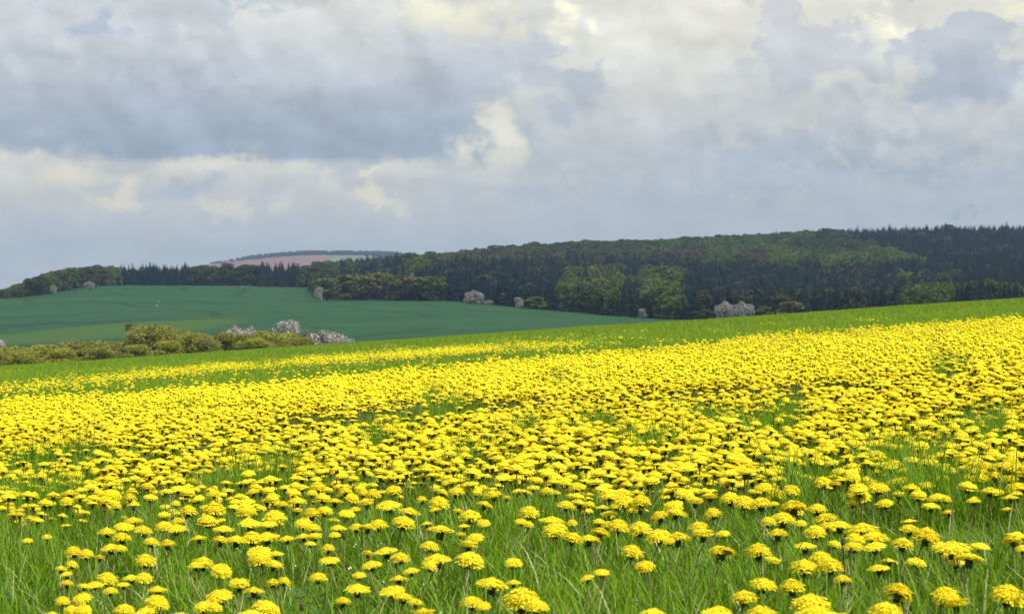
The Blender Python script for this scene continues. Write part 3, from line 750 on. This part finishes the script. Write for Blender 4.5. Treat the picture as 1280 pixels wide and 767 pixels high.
# heads read off the photograph: (x, y, width) in enlarged crops; each becomes a plant rooted in the meadow
CROPS = [
 (0, 600, 4.592, [(76,60,85),(195,70,58),(25,85,60),(400,48,110),(385,100,75),(445,138,30),(595,92,85),(640,52,110),(570,55,60),(668,130,60),(525,98,60),(745,80,70),(760,50,60),(850,14,70),(950,45,70),(1060,30,90),(1065,62,75),(1008,118,48),(1080,150,95),(112,180,60),(158,330,45),(270,310,45),(615,270,90),(715,235,100),(765,205,95),(820,258,100),(700,300,95),(635,358,100),(938,235,90),(1020,215,85),(1010,245,105),(870,330,80),(960,340,90),(1140,310,80),(420,385,90),(495,400,80),(572,430,70),(412,465,65),(352,490,55),(380,520,50),(385,570,75),(835,430,110),(615,535,110),(545,575,80),(485,588,50),(755,535,90),(828,535,90),(708,578,65),(635,612,75),(905,600,95),(900,665,120),(468,650,100),(358,670,65),(410,722,80),(480,720,80),(715,710,110),(838,725,90),(795,750,80),(300,755,110),(1045,752,110),(690,370,70)]),
 (240, 600, 4.592, [(90,200,110),(130,135,120),(80,140,60),(310,140,110),(335,215,115),(470,180,130),(255,310,110),(345,300,110),(430,290,120),(180,250,110),(165,320,90),(385,375,115),(390,415,115),(480,400,80),(470,455,95),(65,440,120),(20,465,80),(170,487,100),(545,312,80),(640,300,80),(710,305,80),(680,345,60),(605,90,95),(690,55,60),(520,120,70),(605,160,70),(685,165,100),(765,150,85),(640,220,90),(695,250,85),(820,97,85),(890,165,80),(935,150,60),(840,250,80),(945,248,80),(1010,245,90),(1070,225,100),(820,295,60),(780,370,70),(790,430,95),(725,530,95),(1010,405,75),(1115,372,120),(1030,455,100),(1175,420,60),(530,560,70),(465,565,80),(950,585,130),(865,670,90),(960,525,50),(270,570,130),(155,625,140),(355,605,105),(65,695,100),(130,705,80),(430,690,145),(340,745,180),(1130,108,120),(1000,108,110),(920,80,70),(985,55,60),(1040,55,80),(350,45,70),(120,55,80),(440,225,90),(880,40,80),(600,10,90),(720,12,90)]),
 (420, 600, 4.592, [(420,150,110),(390,205,120),(590,100,110),(600,245,140),(520,232,50),(700,165,60),(770,170,120),(735,245,60),(848,225,65),(855,115,85),(900,55,95),(980,90,55),(1110,155,105),(1060,225,70),(1105,235,50),(715,300,60),(795,305,100),(760,348,120),(770,410,145),(540,350,100),(580,412,145),(540,470,80),(430,495,85),(360,540,95),(325,595,125),(388,638,105),(455,677,65),(500,740,150),(1018,445,90),(895,548,160),(1020,565,70),(1065,630,200),(1150,685,130),(780,665,120),(840,697,45),(1080,765,130),(370,420,90),(330,30,90),(490,95,60),(690,40,90),(610,45,90),(570,150,60)]),
 (640, 600, 4.592, [(560,50,110),(630,40,110),(715,50,75),(640,90,110),(740,90,100),(310,115,90),(390,105,90),(445,120,60),(520,135,70),(230,195,130),(245,245,130),(345,230,40),(500,218,70),(550,235,70),(610,230,110),(505,272,100),(350,300,110),(440,305,110),(735,245,120),(845,280,130),(900,330,60),(950,295,130),(1095,280,140),(845,178,105),(925,120,100),(945,155,105),(920,35,110),(990,50,100),(1050,100,110),(1150,165,90),(1140,78,90),(1070,235,105),(1180,380,75),(690,378,115),(765,460,100),(515,503,80),(430,537,75),(810,735,170),(1150,740,110),(200,40,80),(370,12,90)]),
 (880, 600, 4.592, [(150,75,110),(230,95,110),(325,100,115),(400,120,60),(510,115,170),(455,185,130),(650,135,100),(700,185,130),(780,220,130),(700,245,80),(910,235,170),(980,285,150),(865,310,100),(860,350,100),(750,345,70),(640,265,110),(555,228,60),(370,215,80),(422,275,110),(580,345,110),(110,285,70),(105,370,130),(312,370,130),(392,440,105),(575,455,150),(670,415,120),(725,455,130),(795,543,90),(340,557,140),(505,575,135),(230,632,140),(85,720,140),(325,735,190),(615,650,200),(640,705,200),(795,745,190),(1040,700,175),(1115,600,150),(900,62,105),(890,15,110),(1000,10,110),(1040,108,85),(1140,330,120),(1180,250,100),(340,15,90),(750,10,80)]),
 (1100, 620, 5.217, [(300,215,165),(475,280,195),(580,355,170),(865,252,110),(930,320,50),(425,600,160),(495,665,180),(835,590,195),(430,0,60),(610,5,80)])]
def noz(x, y): return float(A_T*x+B_T*y)
DF = []
def solve_plant(u, v, wpx, want=.0455):
    """walk along the view ray of a head until the plant under it has a sensible height and head size"""
    best = None
    for hh in np.linspace(.11, .27, 17):
        lo, hi = 2.0, 30.0
        for _ in range(40):
            mid = (lo+hi)/2; x, y, z = px(u, v, mid)
            if z-g1(x, y) > hh: lo = mid
            else: hi = mid
        d = wpx*mid/F; sc = abs(math.log(d/want))*1.0+abs(hh-.18)*3.0
        if best is None or sc < best[0]: best = (sc, mid, hh, d)
    return best[1:]
for ou, ov, s, L in CROPS:
    for cx, cy, w in L:
        u, v, wp = ou+cx/s, ov+(cy+w*.08)/s, w/s
        y, hh, d = solve_plant(u, v, wp)
        x = px(u, v, y)[0]; DF.append([x, y, hh, min(max(d, .024), .060), u, v])
# fill up to the 300 nearest with those that grow just behind
hand_v = 602
def top_uv(x, y, h=.17): return proj(x, y, G(x, y)+h)
HOLES = [(1185, 455, 34, 20), (985, 505, 20, 26), (885, 512, 30, 14), (745, 522, 34, 9), (540, 486, 16, 8), (950, 520, 50, 12), (1130, 558, 36, 16), (660, 528, 16, 10), (1010, 590, 26, 12), (40, 568, 22, 8), (60, 610, 40, 12),
 (345, 575, 24, 10), (590, 560, 20, 8), (100, 556, 26, 6), (1235, 520, 40, 20), (1180, 600, 70, 14), (700, 470, 26, 6), (230, 505, 26, 5), (135, 515, 14, 6), (560, 505, 24, 8), (480, 545, 22, 8), (820, 545, 30, 8), (300, 590, 60, 8)]
def density(x, y):
    u, v = top_uv(x, y); crest = 458-.0664*u; o = v-crest
    start = np.interp(u, [0, 320, 560, 640, 760, 860, 960, 1280], [38, 38, 33, 31, 27, 28, 21, 21])
    n = vnoise(x, y, 2.6, 11)*.45+vnoise(x, y*.55, .8, 12)*.55
    n2 = vnoise(x*.4, y, 7, 13)
    solid = np.clip((o-start+(n2-.5)*14)/4.0, 0, 1)
    cen = np.interp(u, [0, 125, 320, 560, 700], [27, 24, 18, 17, 17])
    n4_ = vnoise(x*.25, y, 5, 31)
    streak = np.exp(-((o-cen)/5.4)**2)*(.15+1.5*n4_)*np.clip((760-u)/170, 0, 1)*.45
    sparse = .028*np.clip((o-6)/8, 0, 1)*np.clip((1000-u)/500, .1, 1)*(.3+1.4*n2)
    d = np.maximum(np.maximum(solid, streak), sparse)
    patch = np.clip((n-.24)*3.8, .12, 1); patch = np.where(y > 18, .10+.90*patch, patch); patch = np.where(o < 42, patch**2*np.clip((n2-.2)*2.2, .15, 1), patch)
    d = d*patch*np.interp(v, [540, 575, 605], [1, .85, .62])
    for hu, hv, ru, rv in HOLES:
        q = ((u-hu)/ru)**2+((v-hv)/rv)**2; d = d*(1-.9*np.exp(-q*q))
    return d, u, v
need = 300-len(DF); xs, ys = field(3, 8.4, 200, 1.0); d, uu, vv = density(xs, ys)
k = (rng.random(len(xs)) < d) & (vv < hand_v) & (uu > -15) & (uu < 1295); cand = sorted(zip(ys[k], xs[k], uu[k], vv[k]))
used_y = 0
for y, x, u, v in cand[:max(0, need)]:
    DF.append([x, y, random.uniform(.13, .22), random.uniform(.036, .052), u, v]); used_y = y
print('hand dandelions', 300-need, 'fill to y', used_y)

def make_dandelion():
    e = bpy.data.objects.new('dandelion', None); COL.objects.link(e)
    for nm, me in (('stem', stems[0]), ('calyx', calyx_m), ('flower_head', heads[0])): link(nm, me, e)
    return e
proto = make_dandelion()
def copy_thing(o):
    c = o.copy(); COL.objects.link(c)
    for ch in o.children:
        k = ch.copy(); COL.objects.link(k); k.parent = c
    return c
# labels: where each one shows, then its order from the left there
COLN = ['at far left', 'at inner left', 'centre-left', 'just left of centre', 'just right of centre', 'centre-right', 'at inner right', 'at far right']
ROWS = [(745, 'along the bottom edge'), (715, 'just above the bottom row'), (685, 'in the lower foreground'), (655, 'in the middle foreground'), (632, 'in open grass'), (612, 'below the dense yellow band'), (-1e9, 'at the yellow carpet rim')]
ORD = ['first', 'second', 'third', 'fourth', 'fifth', 'sixth', 'seventh', 'eighth', 'ninth', 'tenth', 'eleventh', 'twelfth', 'thirteenth', 'fourteenth', 'fifteenth', 'sixteenth', 'seventeenth', 'eighteenth', 'nineteenth', 'twentieth']
cells = {}
for i, dd in enumerate(DF):
    ci = int(min(7, max(0, dd[4]//160))); ri = next(j for j, (t, _) in enumerate(ROWS) if dd[5] > t)
    cells.setdefault((ci, ri), []).append(i)
lab = {}
for (ci, ri), idxs in cells.items():
    idxs.sort(key=lambda i: DF[i][4])
    for q, i in enumerate(idxs):
        o = 'only one' if len(idxs) == 1 else 'leftmost' if q == 0 else 'rightmost' if q == len(idxs)-1 else (ORD[q] if q < 20 else 'further')+' from left'
        lab[i] = (o, COLN[ci], ROWS[ri][1])
for i, (x, y, hh, d, u, v) in enumerate(DF):
    R = d/2*1.22; form = random.choice([0, 0, 1, 1, 2, 2, 3, 3, 4, 5]*2+[6])
    if form == 6: R *= .78
    e = proto if i == 0 else copy_thing(proto)
    tiltd = random.uniform(0, .22) if random.random() < .85 else random.uniform(.2, .42); ta = random.uniform(0, 6.28)
    lx, ly = random.gauss(0, .018), random.gauss(0, .018)
    bx, by = x-lx, y-ly; bz = g1(bx, by); top = g1(x, y)+hh-bz
    e.location = (bx, by, bz); ch = {c.name.split('.')[0]: c for c in e.children}
    H = top-R*.4
    q = Vector((lx, ly, H)); st = ch['stem']; st.data = random.choice(stems); st.rotation_euler = q.to_track_quat('Z', 'Y').to_euler(); st.scale = (1, 1, q.length-R*.5)
    rot = Euler((math.cos(ta)*tiltd, math.sin(ta)*tiltd, random.uniform(0, 6.28)))
    for nm in ('calyx', 'flower_head'):
        ch[nm].location = (lx, ly, H); ch[nm].scale = (R, R, R); ch[nm].rotation_euler = rot
    ch['flower_head'].data = heads[form]
    size = 'large' if d > .049 else 'small' if d < .036 else 'medium'
    shape = ('domed', 'domed', 'high domed', 'flat', 'flat', 'drooping', 'half open')[form]
    o, c, r = lab[i]
    e['label'] = '%s %s dandelion, %s %s, %s' % (size, shape, o, c, r)
    e['category'] = 'dandelion'; e['group'] = 'nearest dandelions in the meadow'
# buds
for u, v, w, lb in ((430, 670, 10, 'brownish closed dandelion bud left of centre in the grass'), (377, 759, 11, 'brown orange closed dandelion bud near the bottom edge'),
                    (1054, 678, 12, 'green closed dandelion bud before the flower cluster at right'), (1064, 688, 9, 'smaller green bud beside another bud at right')):
    y, hh, d = solve_plant(u, v, w, .02); x = px(u, v, y)[0]
    e = bpy.data.objects.new('dandelion_bud', None); COL.objects.link(e); z = g1(x, y); e.location = (x, y, z)
    s_ = link('stem', stems[1], e); s_.scale = (1, 1, hh); b_ = link('bud', budm, e, (0, 0, hh)); b_.scale = (d/2*1.3,)*3
    tag(e, lb, 'flower bud', 'closed dandelion buds')

# low-detail dandelions for the countless rest
def far_head(mb, cx, cy, cz, R, dome, n, rings, tilt, ta, cal=True, stemh=.1):
    q = Euler((math.cos(ta)*tilt, math.sin(ta)*tilt, 0)).to_quaternion(); C_ = Vector((cx, cy, cz)); vs = [C_+q @ Vector((0, 0, dome*R))]
    for k in range(1, rings+1):
        t = k/rings; rr = math.sin(t*1.5)*R; zz = dome*R*math.cos(t*1.45)-(.2*R if k == rings else 0)
        for i in range(n):
            a = 6.283*i/n; jag = random.uniform(.82, 1.1) if k == rings else 1
            vs.append(C_+q @ Vector((math.cos(a)*rr*jag, math.sin(a)*rr*jag, zz+(random.uniform(-.12, .08)*R if k == rings else random.uniform(-.04, .04)*R))))
    fs = [(0, 1+i, 1+(i+1) % n) for i in range(n)]
    for k in range(rings-1): fs += [(1+k*n+i, 1+(k+1)*n+i, 1+(k+1)*n+(i+1) % n, 1+k*n+(i+1) % n) for i in range(n)]
    for f in fs: mb.add([vs[j] for j in f], [tuple(range(len(f)))], 0, random.random())
    if cal:
        mb.tube([C_+q @ Vector((0, 0, -.55*R)), C_+q @ Vector((0, 0, -.45*R)), C_+q @ Vector((0, 0, .1*R))], [.1*R, .34*R, .30*R], 5, 1, .3)
    if stemh: mb.tube([C_+Vector((0, 0, -stemh)), C_+Vector((0, 0, -.4*R))], [.0025, .0022], 3, 2, random.random())
def mid_flower(form):
    """one plant, rays still showing"""
    mb = MB(); d, dr = ((.40, .12), (.32, .10), (.50, .20), (.26, .04), (.20, -.02), (.36, .22))[form]; R = .0228; H = .165
    tilt = random.uniform(0, .25); ta = random.uniform(0, 6.28); q = Euler((math.cos(ta)*tilt, math.sin(ta)*tilt, 0)).to_quaternion(); C_ = Vector((0, 0, H))
    for Rr, n, z in ((1.0, 20, -dr), (.95, 18, .2*d), (.78, 15, .6*d), (.52, 11, .86*d), (.25, 6, .99*d)):
        for i in range(n):
            a = 6.283*(i+random.random()*.6)/n; r = Rr*random.uniform(.86, 1.06); ca, sa = math.cos(a), math.sin(a); w = .12; zz = z+random.uniform(-.06, .06)
            V_ = [(ca*.1*Rr+sa*w*.4, sa*.1*Rr-ca*w*.4, .05), (ca*.1*Rr-sa*w*.4, sa*.1*Rr+ca*w*.4, .05), (ca*r*.62-sa*w, sa*r*.62+ca*w, zz*.78+.12*d+.16*(1-Rr)), (ca*r*.62+sa*w, sa*r*.62-ca*w, zz*.78+.12*d+.16*(1-Rr)), (ca*r-sa*w*.8, sa*r+ca*w*.8, zz), (ca*r+sa*w*.8, sa*r-ca*w*.8, zz)]
            mb.add([C_+q @ (Vector(p)*R) for p in V_], [(0, 1, 2, 3), (3, 2, 4, 5)], 0, .3+.7*random.random())
    for k, (ra, za, rb, zb) in enumerate(((0, .93, .45, .80), (.45, .80, .78, .50), (.78, .50, .88, .0))):
        for i in range(9):
            a, b = i*.698, (i+1)*.698
            mb.add([C_+q @ (Vector((rr_*math.cos(w_), rr_*math.sin(w_), z_*d))*R) for rr_, z_, w_ in ((ra, za, a), (rb, zb, a), (rb, zb, b), (ra, za, b))], [(0, 1, 2, 3)], 0, .5)
    mc = MB(); calyx_into(mc, 1, 6); o = len(mb.v); mb.v += [tuple(C_+q @ (Vector(p)*R)) for p in mc.v]
    mb.f += [tuple(o+i for i in f) for f in mc.f]; mb.m += mc.m; mb.c += mc.c
    mb.tube([(random.uniform(-.02, .02), random.uniform(-.02, .02), 0), (0, 0, H*.5), (0, 0, H-R*.5)], [.0025, .0022, .002], 4, 2, random.random())
    return mb.mesh('dandelion_plant', [M['petal'], M['calyx'], M['stem']])
d1 = [mid_flower(i) for i in (0, 1, 2, 3, 4, 5, 0, 1, 3)]
def clump(n, r, nn, rings, h=(.12, .21), stem=.1):
    mb = MB()
    for i in range(n):
        a = random.uniform(0, 6.28); rr = r*math.sqrt(random.random()); R = random.uniform(.0175, .0245)
        far_head(mb, rr*math.cos(a), rr*math.sin(a), random.uniform(*h), R, random.uniform(.25, .5), nn, rings, random.uniform(0, .4), random.uniform(0, 6.28), True, stem)
    return mb.mesh('dandelion_clump', [M['petal_far'], M['calyx'], M['stem']])
d2 = [clump(3, .10, 9, 2) for i in range(7)]
d3 = [clump(14, .40, 6, 1, stem=0) for i in range(7)]
def flowers(name, meshes, y0, y1, dens, label, cut=None, margin=1.0):
    xs, ys = field(y0, y1, dens, margin); d, u, v = density(xs, ys)
    k = rng.random(len(xs)) < d
    if cut is not None: k &= cut(xs, ys, u, v)
    xs, ys = xs[k], ys[k]; z = G(xs, ys); n = len(xs)
    rot = np.zeros((n, 3)); rot[:, 2] = rng.uniform(0, 6.28, n); s = rng.uniform(.8, 1.18, n)
    o = scatter(name, np.stack([xs, ys, z-.01], 1), rot, np.stack([s, s, s*rng.uniform(.85, 1.1, n)], 1), rng.integers(0, len(meshes), n), proto_collection(name+'_kind', meshes))
    print(name, n); return tag(o, label, 'dandelions')
inview = lambda u: (u > -15) & (u < 1295)
flowers('dandelion_field', d1, 2.2, 15, 350, 'dense yellow dandelions of the middle distance, each still readable',
        cut=lambda x, y, u, v: ~(inview(u) & ((v > hand_v) | (y < used_y))) | ((v > hand_v) & (v < 720) & (vnoise(x, y, .5, 21)*.6+.4*rng.random(len(x)) > .56+(v-hand_v)/330)))
flowers('dandelion_field', d2, 15, 42, 105, 'dense yellow dandelion carpet behind the nearest band')
flowers('dandelion_field', d3, 42, 150, 9.5, 'farthest yellow streaks of dandelions below the green crest')
# dandelion leaves and pale specks low in the grass
xs, ys = field(2.5, 10, 14); n = len(xs)
tag(scatter('dandelion_leaves', np.stack([xs, ys, G(xs, ys)], 1), np.stack([np.zeros(n), np.zeros(n), rng.uniform(0, 6.28, n)], 1), np.repeat(rng.uniform(.7, 1.2, n)[:, None], 3, 1), rng.integers(0, 3, n), proto_collection('leaf_kind', rosettes)),
    'toothed dandelion leaf rosettes low in the grass', 'leaves')
def speck_mesh():
    mb = MB()
    for i in range(14):
        p = Vector((random.uniform(-.03, .03), random.uniform(-.03, .03), random.uniform(.05, .12))); cards(mb, p, .0022, 0, random.random())
    mb.tube([(0, 0, 0), (0, 0, .09)], [.001, .001], 3, 1); return mb.mesh('chickweed', [M['speck'], M['grass']])
xs, ys = field(2.8, 12, 6); n = len(xs)
tag(scatter('chickweed', np.stack([xs, ys, G(xs, ys)], 1), np.zeros((n, 3)), np.repeat(rng.uniform(.7, 1.4, n)[:, None], 3, 1), np.zeros(n, int), proto_collection('speck_kind', [speck_mesh()])),
    'tiny pale weed blossoms scattered low in the grass', 'weeds')
# taller dark grass rising above the flowers
gT = [tuft('tall_grass_tuft', .10, 20, (.18, .29), .005, 4, 'grass', .03, (.15, .7)) for i in range(3)]
pt = []
for hu, hv, ru, rv in HOLES:
    for q in range(int(10+ru*.5)):
        u = hu+random.gauss(0, .5)*ru; v = hv+random.gauss(0, .5)*rv
        lo, hi = 2., 120.
        for _ in range(36):
            m_ = (lo+hi)/2; x, y, z = px(u, v, m_)
            if z-(A_T*x+B_T*y) > .17: lo = m_
            else: hi = m_
        if m_ < 60: pt.append((x, m_, g1(x, m_)))
for i in range(70):
    y = random.uniform(6, 40); x = random.uniform(-.27, .27)*y; pt.append((x, y, g1(x, y)))
n = len(pt); hs = rng.uniform(.6, 1.15, n)
tag(scatter('tall_grass', pt, np.stack([np.zeros(n), np.zeros(n), rng.uniform(0, 6.28, n)], 1), np.stack([hs, hs, hs], 1), rng.integers(0, 3, n), proto_collection('tall_grass_kind', gT)),
    'taller dark grass tufts sticking up between the dandelions', 'grass')

# ------------------------------------------------------------ birds
def bird_matl(name, c): return leafmat(name, c, tuple(min(1, k*1.2) for k in c), trans=0, rough=.6)
def make_bird(u, v, y, c, flap, yaw, label, s=1.0):
    e = bpy.data.objects.new('bird', None); COL.objects.link(e); e.location = px(u, v, y); e.rotation_euler = (0, 0, yaw); e.scale = (s, s, s)
    m = bird_matl('feathers', c)
    mb = MB(); mb.tube([(0, -.17, 0), (0, -.13, .01), (0, -.08, .02), (0, .02, .015), (0, .10, .01), (0, .2, 0)], [.004, .022, .035, .045, .028, .012], 8, cap=True)
    link('body', mb.mesh('bird_body', [m], True), e)
    for sgn in (-1, 1):
        w = MB(); P = [(.02, -.06, .02), (.02, .05, .02), (.18, -.09, .02+flap*.1), (.18, .03, .02+flap*.1), (.36, .02, .02+flap*.12), (.33, .05, .02+flap*.12)]
        T = [(a*sgn, b, c_+.012) for a, b, c_ in P]; Bm = [(a*sgn, b, c_) for a, b, c_ in P]
        w.add(T+Bm, [(0, 2, 3, 1), (2, 4, 5, 3), (6, 7, 9, 8), (8, 9, 11, 10), (0, 6, 8, 2), (2, 8, 10, 4), (1, 3, 9, 7), (3, 5, 11, 9), (4, 10, 11, 5)])
        link('wing', w.mesh('bird_wing', [m]), e)
    t = MB(); t.add([(-.015, .18, 0), (.015, .18, 0), (.05, .30, 0), (-.05, .30, 0), (-.015, .18, .01), (.015, .18, .01), (.05, .30, .006), (-.05, .30, .006)], [(0, 3, 2, 1), (4, 5, 6, 7), (0, 1, 5, 4), (1, 2, 6, 5), (2, 3, 7, 6), (3, 0, 4, 7)])
    link('tail', t.mesh('bird_tail', [m]), e)
    return tag(e, label, 'bird')
make_bird(1000, 237, 330, (.03, .03, .035), .3, .3, 'tiny dark bird gliding under the grey clouds at right')
make_bird(196, 382, 330, (.8, .8, .78), 1.2, 1.0, 'lower of two small white birds flying over the wheat field', .8)
make_bird(198, 377, 340, (.7, .7, .68), -1.0, 2.0, 'upper of two small birds flying over the wheat field', .6)

# ------------------------------------------------------------ unseen occluder sheet overhead, added to shade the far fields and the wood
def build_cloud():
    h = 760.0; off = Vector((S.x, S.y))/S.z*h; cx, cy = 40+off.x, 1180+off.y; n = 90; W, D = 1150, 960
    vs, fs, keep = [], [], {}
    def prof_(a, b):
        e = 1-max(abs(a)**3+abs(b)**3-.0, 0)**.5 + (vnoise(a*W, b*D, 260, 6)-.5)*.35
        return float(e)
    for j in range(n):
        for i in range(n):
            a, b = -1+2*i/(n-1), -1+2*j/(n-1); e = prof_(a, b)
            if e > .06 and 0 < i < n-1 and 0 < j < n-1: keep[i, j] = e
    idx = {}
    for (i, j), e in keep.items():
        x = cx+(-1+2*i/(n-1))*W; y = cy+(-1+2*j/(n-1))*D; t_ = min(1, e*2.2)
        top = h+20+t_*(130+150*vnoise(x, y, 150, 1)+60*vnoise(x, y, 60, 2)); bot = h-t_*(15+20*vnoise(x, y, 120, 3))
        rim = not all((i+p, j+q) in keep for p in (-1, 0, 1) for q in (-1, 0, 1))
        if rim: idx[i, j] = (len(vs), len(vs)); vs.append((x, y, h+5))
        else: idx[i, j] = (len(vs), len(vs)+1); vs += [(x, y, top), (x, y, bot)]
    for (i, j) in keep:
        q = [(i, j), (i+1, j), (i+1, j+1), (i, j+1)]
        if all(k in idx for k in q):
            if any(idx[k][0] != idx[k][1] for k in q):
                fs.append([idx[k][0] for k in q]); fs.append([idx[k][1] for k in q][::-1])
    me = bpy.data.meshes.new('cloud'); me.from_pydata(vs, [], fs); me.polygons.foreach_set('use_smooth', [True]*len(fs)); me.update()
    def b(t):
        out = t.n('ShaderNodeOutputMaterial'); d = t.n('ShaderNodeBsdfDiffuse'); d.inputs[0].default_value = (.88, .89, .9, 1)
        tl = t.n('ShaderNodeBsdfTranslucent'); tl.inputs[0].default_value = (.88, .89, .9, 1); tp = t.n('ShaderNodeBsdfTransparent')
        m1 = t.n('ShaderNodeMixShader'); m1.inputs[0].default_value = .5; t.l(d.outputs[0], m1.inputs[1]); t.l(tl.outputs[0], m1.inputs[2])
        m2 = t.n('ShaderNodeMixShader'); m2.inputs[0].default_value = .68; t.l(m1.outputs[0], m2.inputs[1]); t.l(tp.outputs[0], m2.inputs[2]); t.l(m2.outputs[0], out.inputs[0])
    me.materials.append(mat('shade_cloud_sheet', b))
    tag(link('cloud', me), 'unseen occluder sheet overhead, added to shade the far fields', 'cloud', kind='stuff')
build_cloud()

# ------------------------------------------------------------ haze
def build_haze():
    import bmesh
    bm = bmesh.new(); bmesh.ops.create_cube(bm, size=1)
    x0, x1, y0, y1, z0, z1 = -3200, 3200, -60, 5650, -80, 170
    for v in bm.verts: v.co = Vector(((x0 if v.co.x < 0 else x1), (y0 if v.co.y < 0 else y1), (z0 if v.co.z < 0 else z1)))
    me = bpy.data.meshes.new('haze'); bm.to_mesh(me); bm.free()
    m = bpy.data.materials.new('haze'); m.use_nodes = True; t = NT(m.node_tree); out = t.n('ShaderNodeOutputMaterial')
    p = t.n('ShaderNodeVolumePrincipled'); p.inputs['Color'].default_value = (.48, .70, 1.0, 1); p.inputs['Density'].default_value = .00013; p.inputs['Anisotropy'].default_value = .2
    t.l(p.outputs[0], out.inputs['Volume']); me.materials.append(m)
    tag(link('haze', me), 'thin bluish haze in front of the far hills', 'haze', kind='stuff')
build_haze()
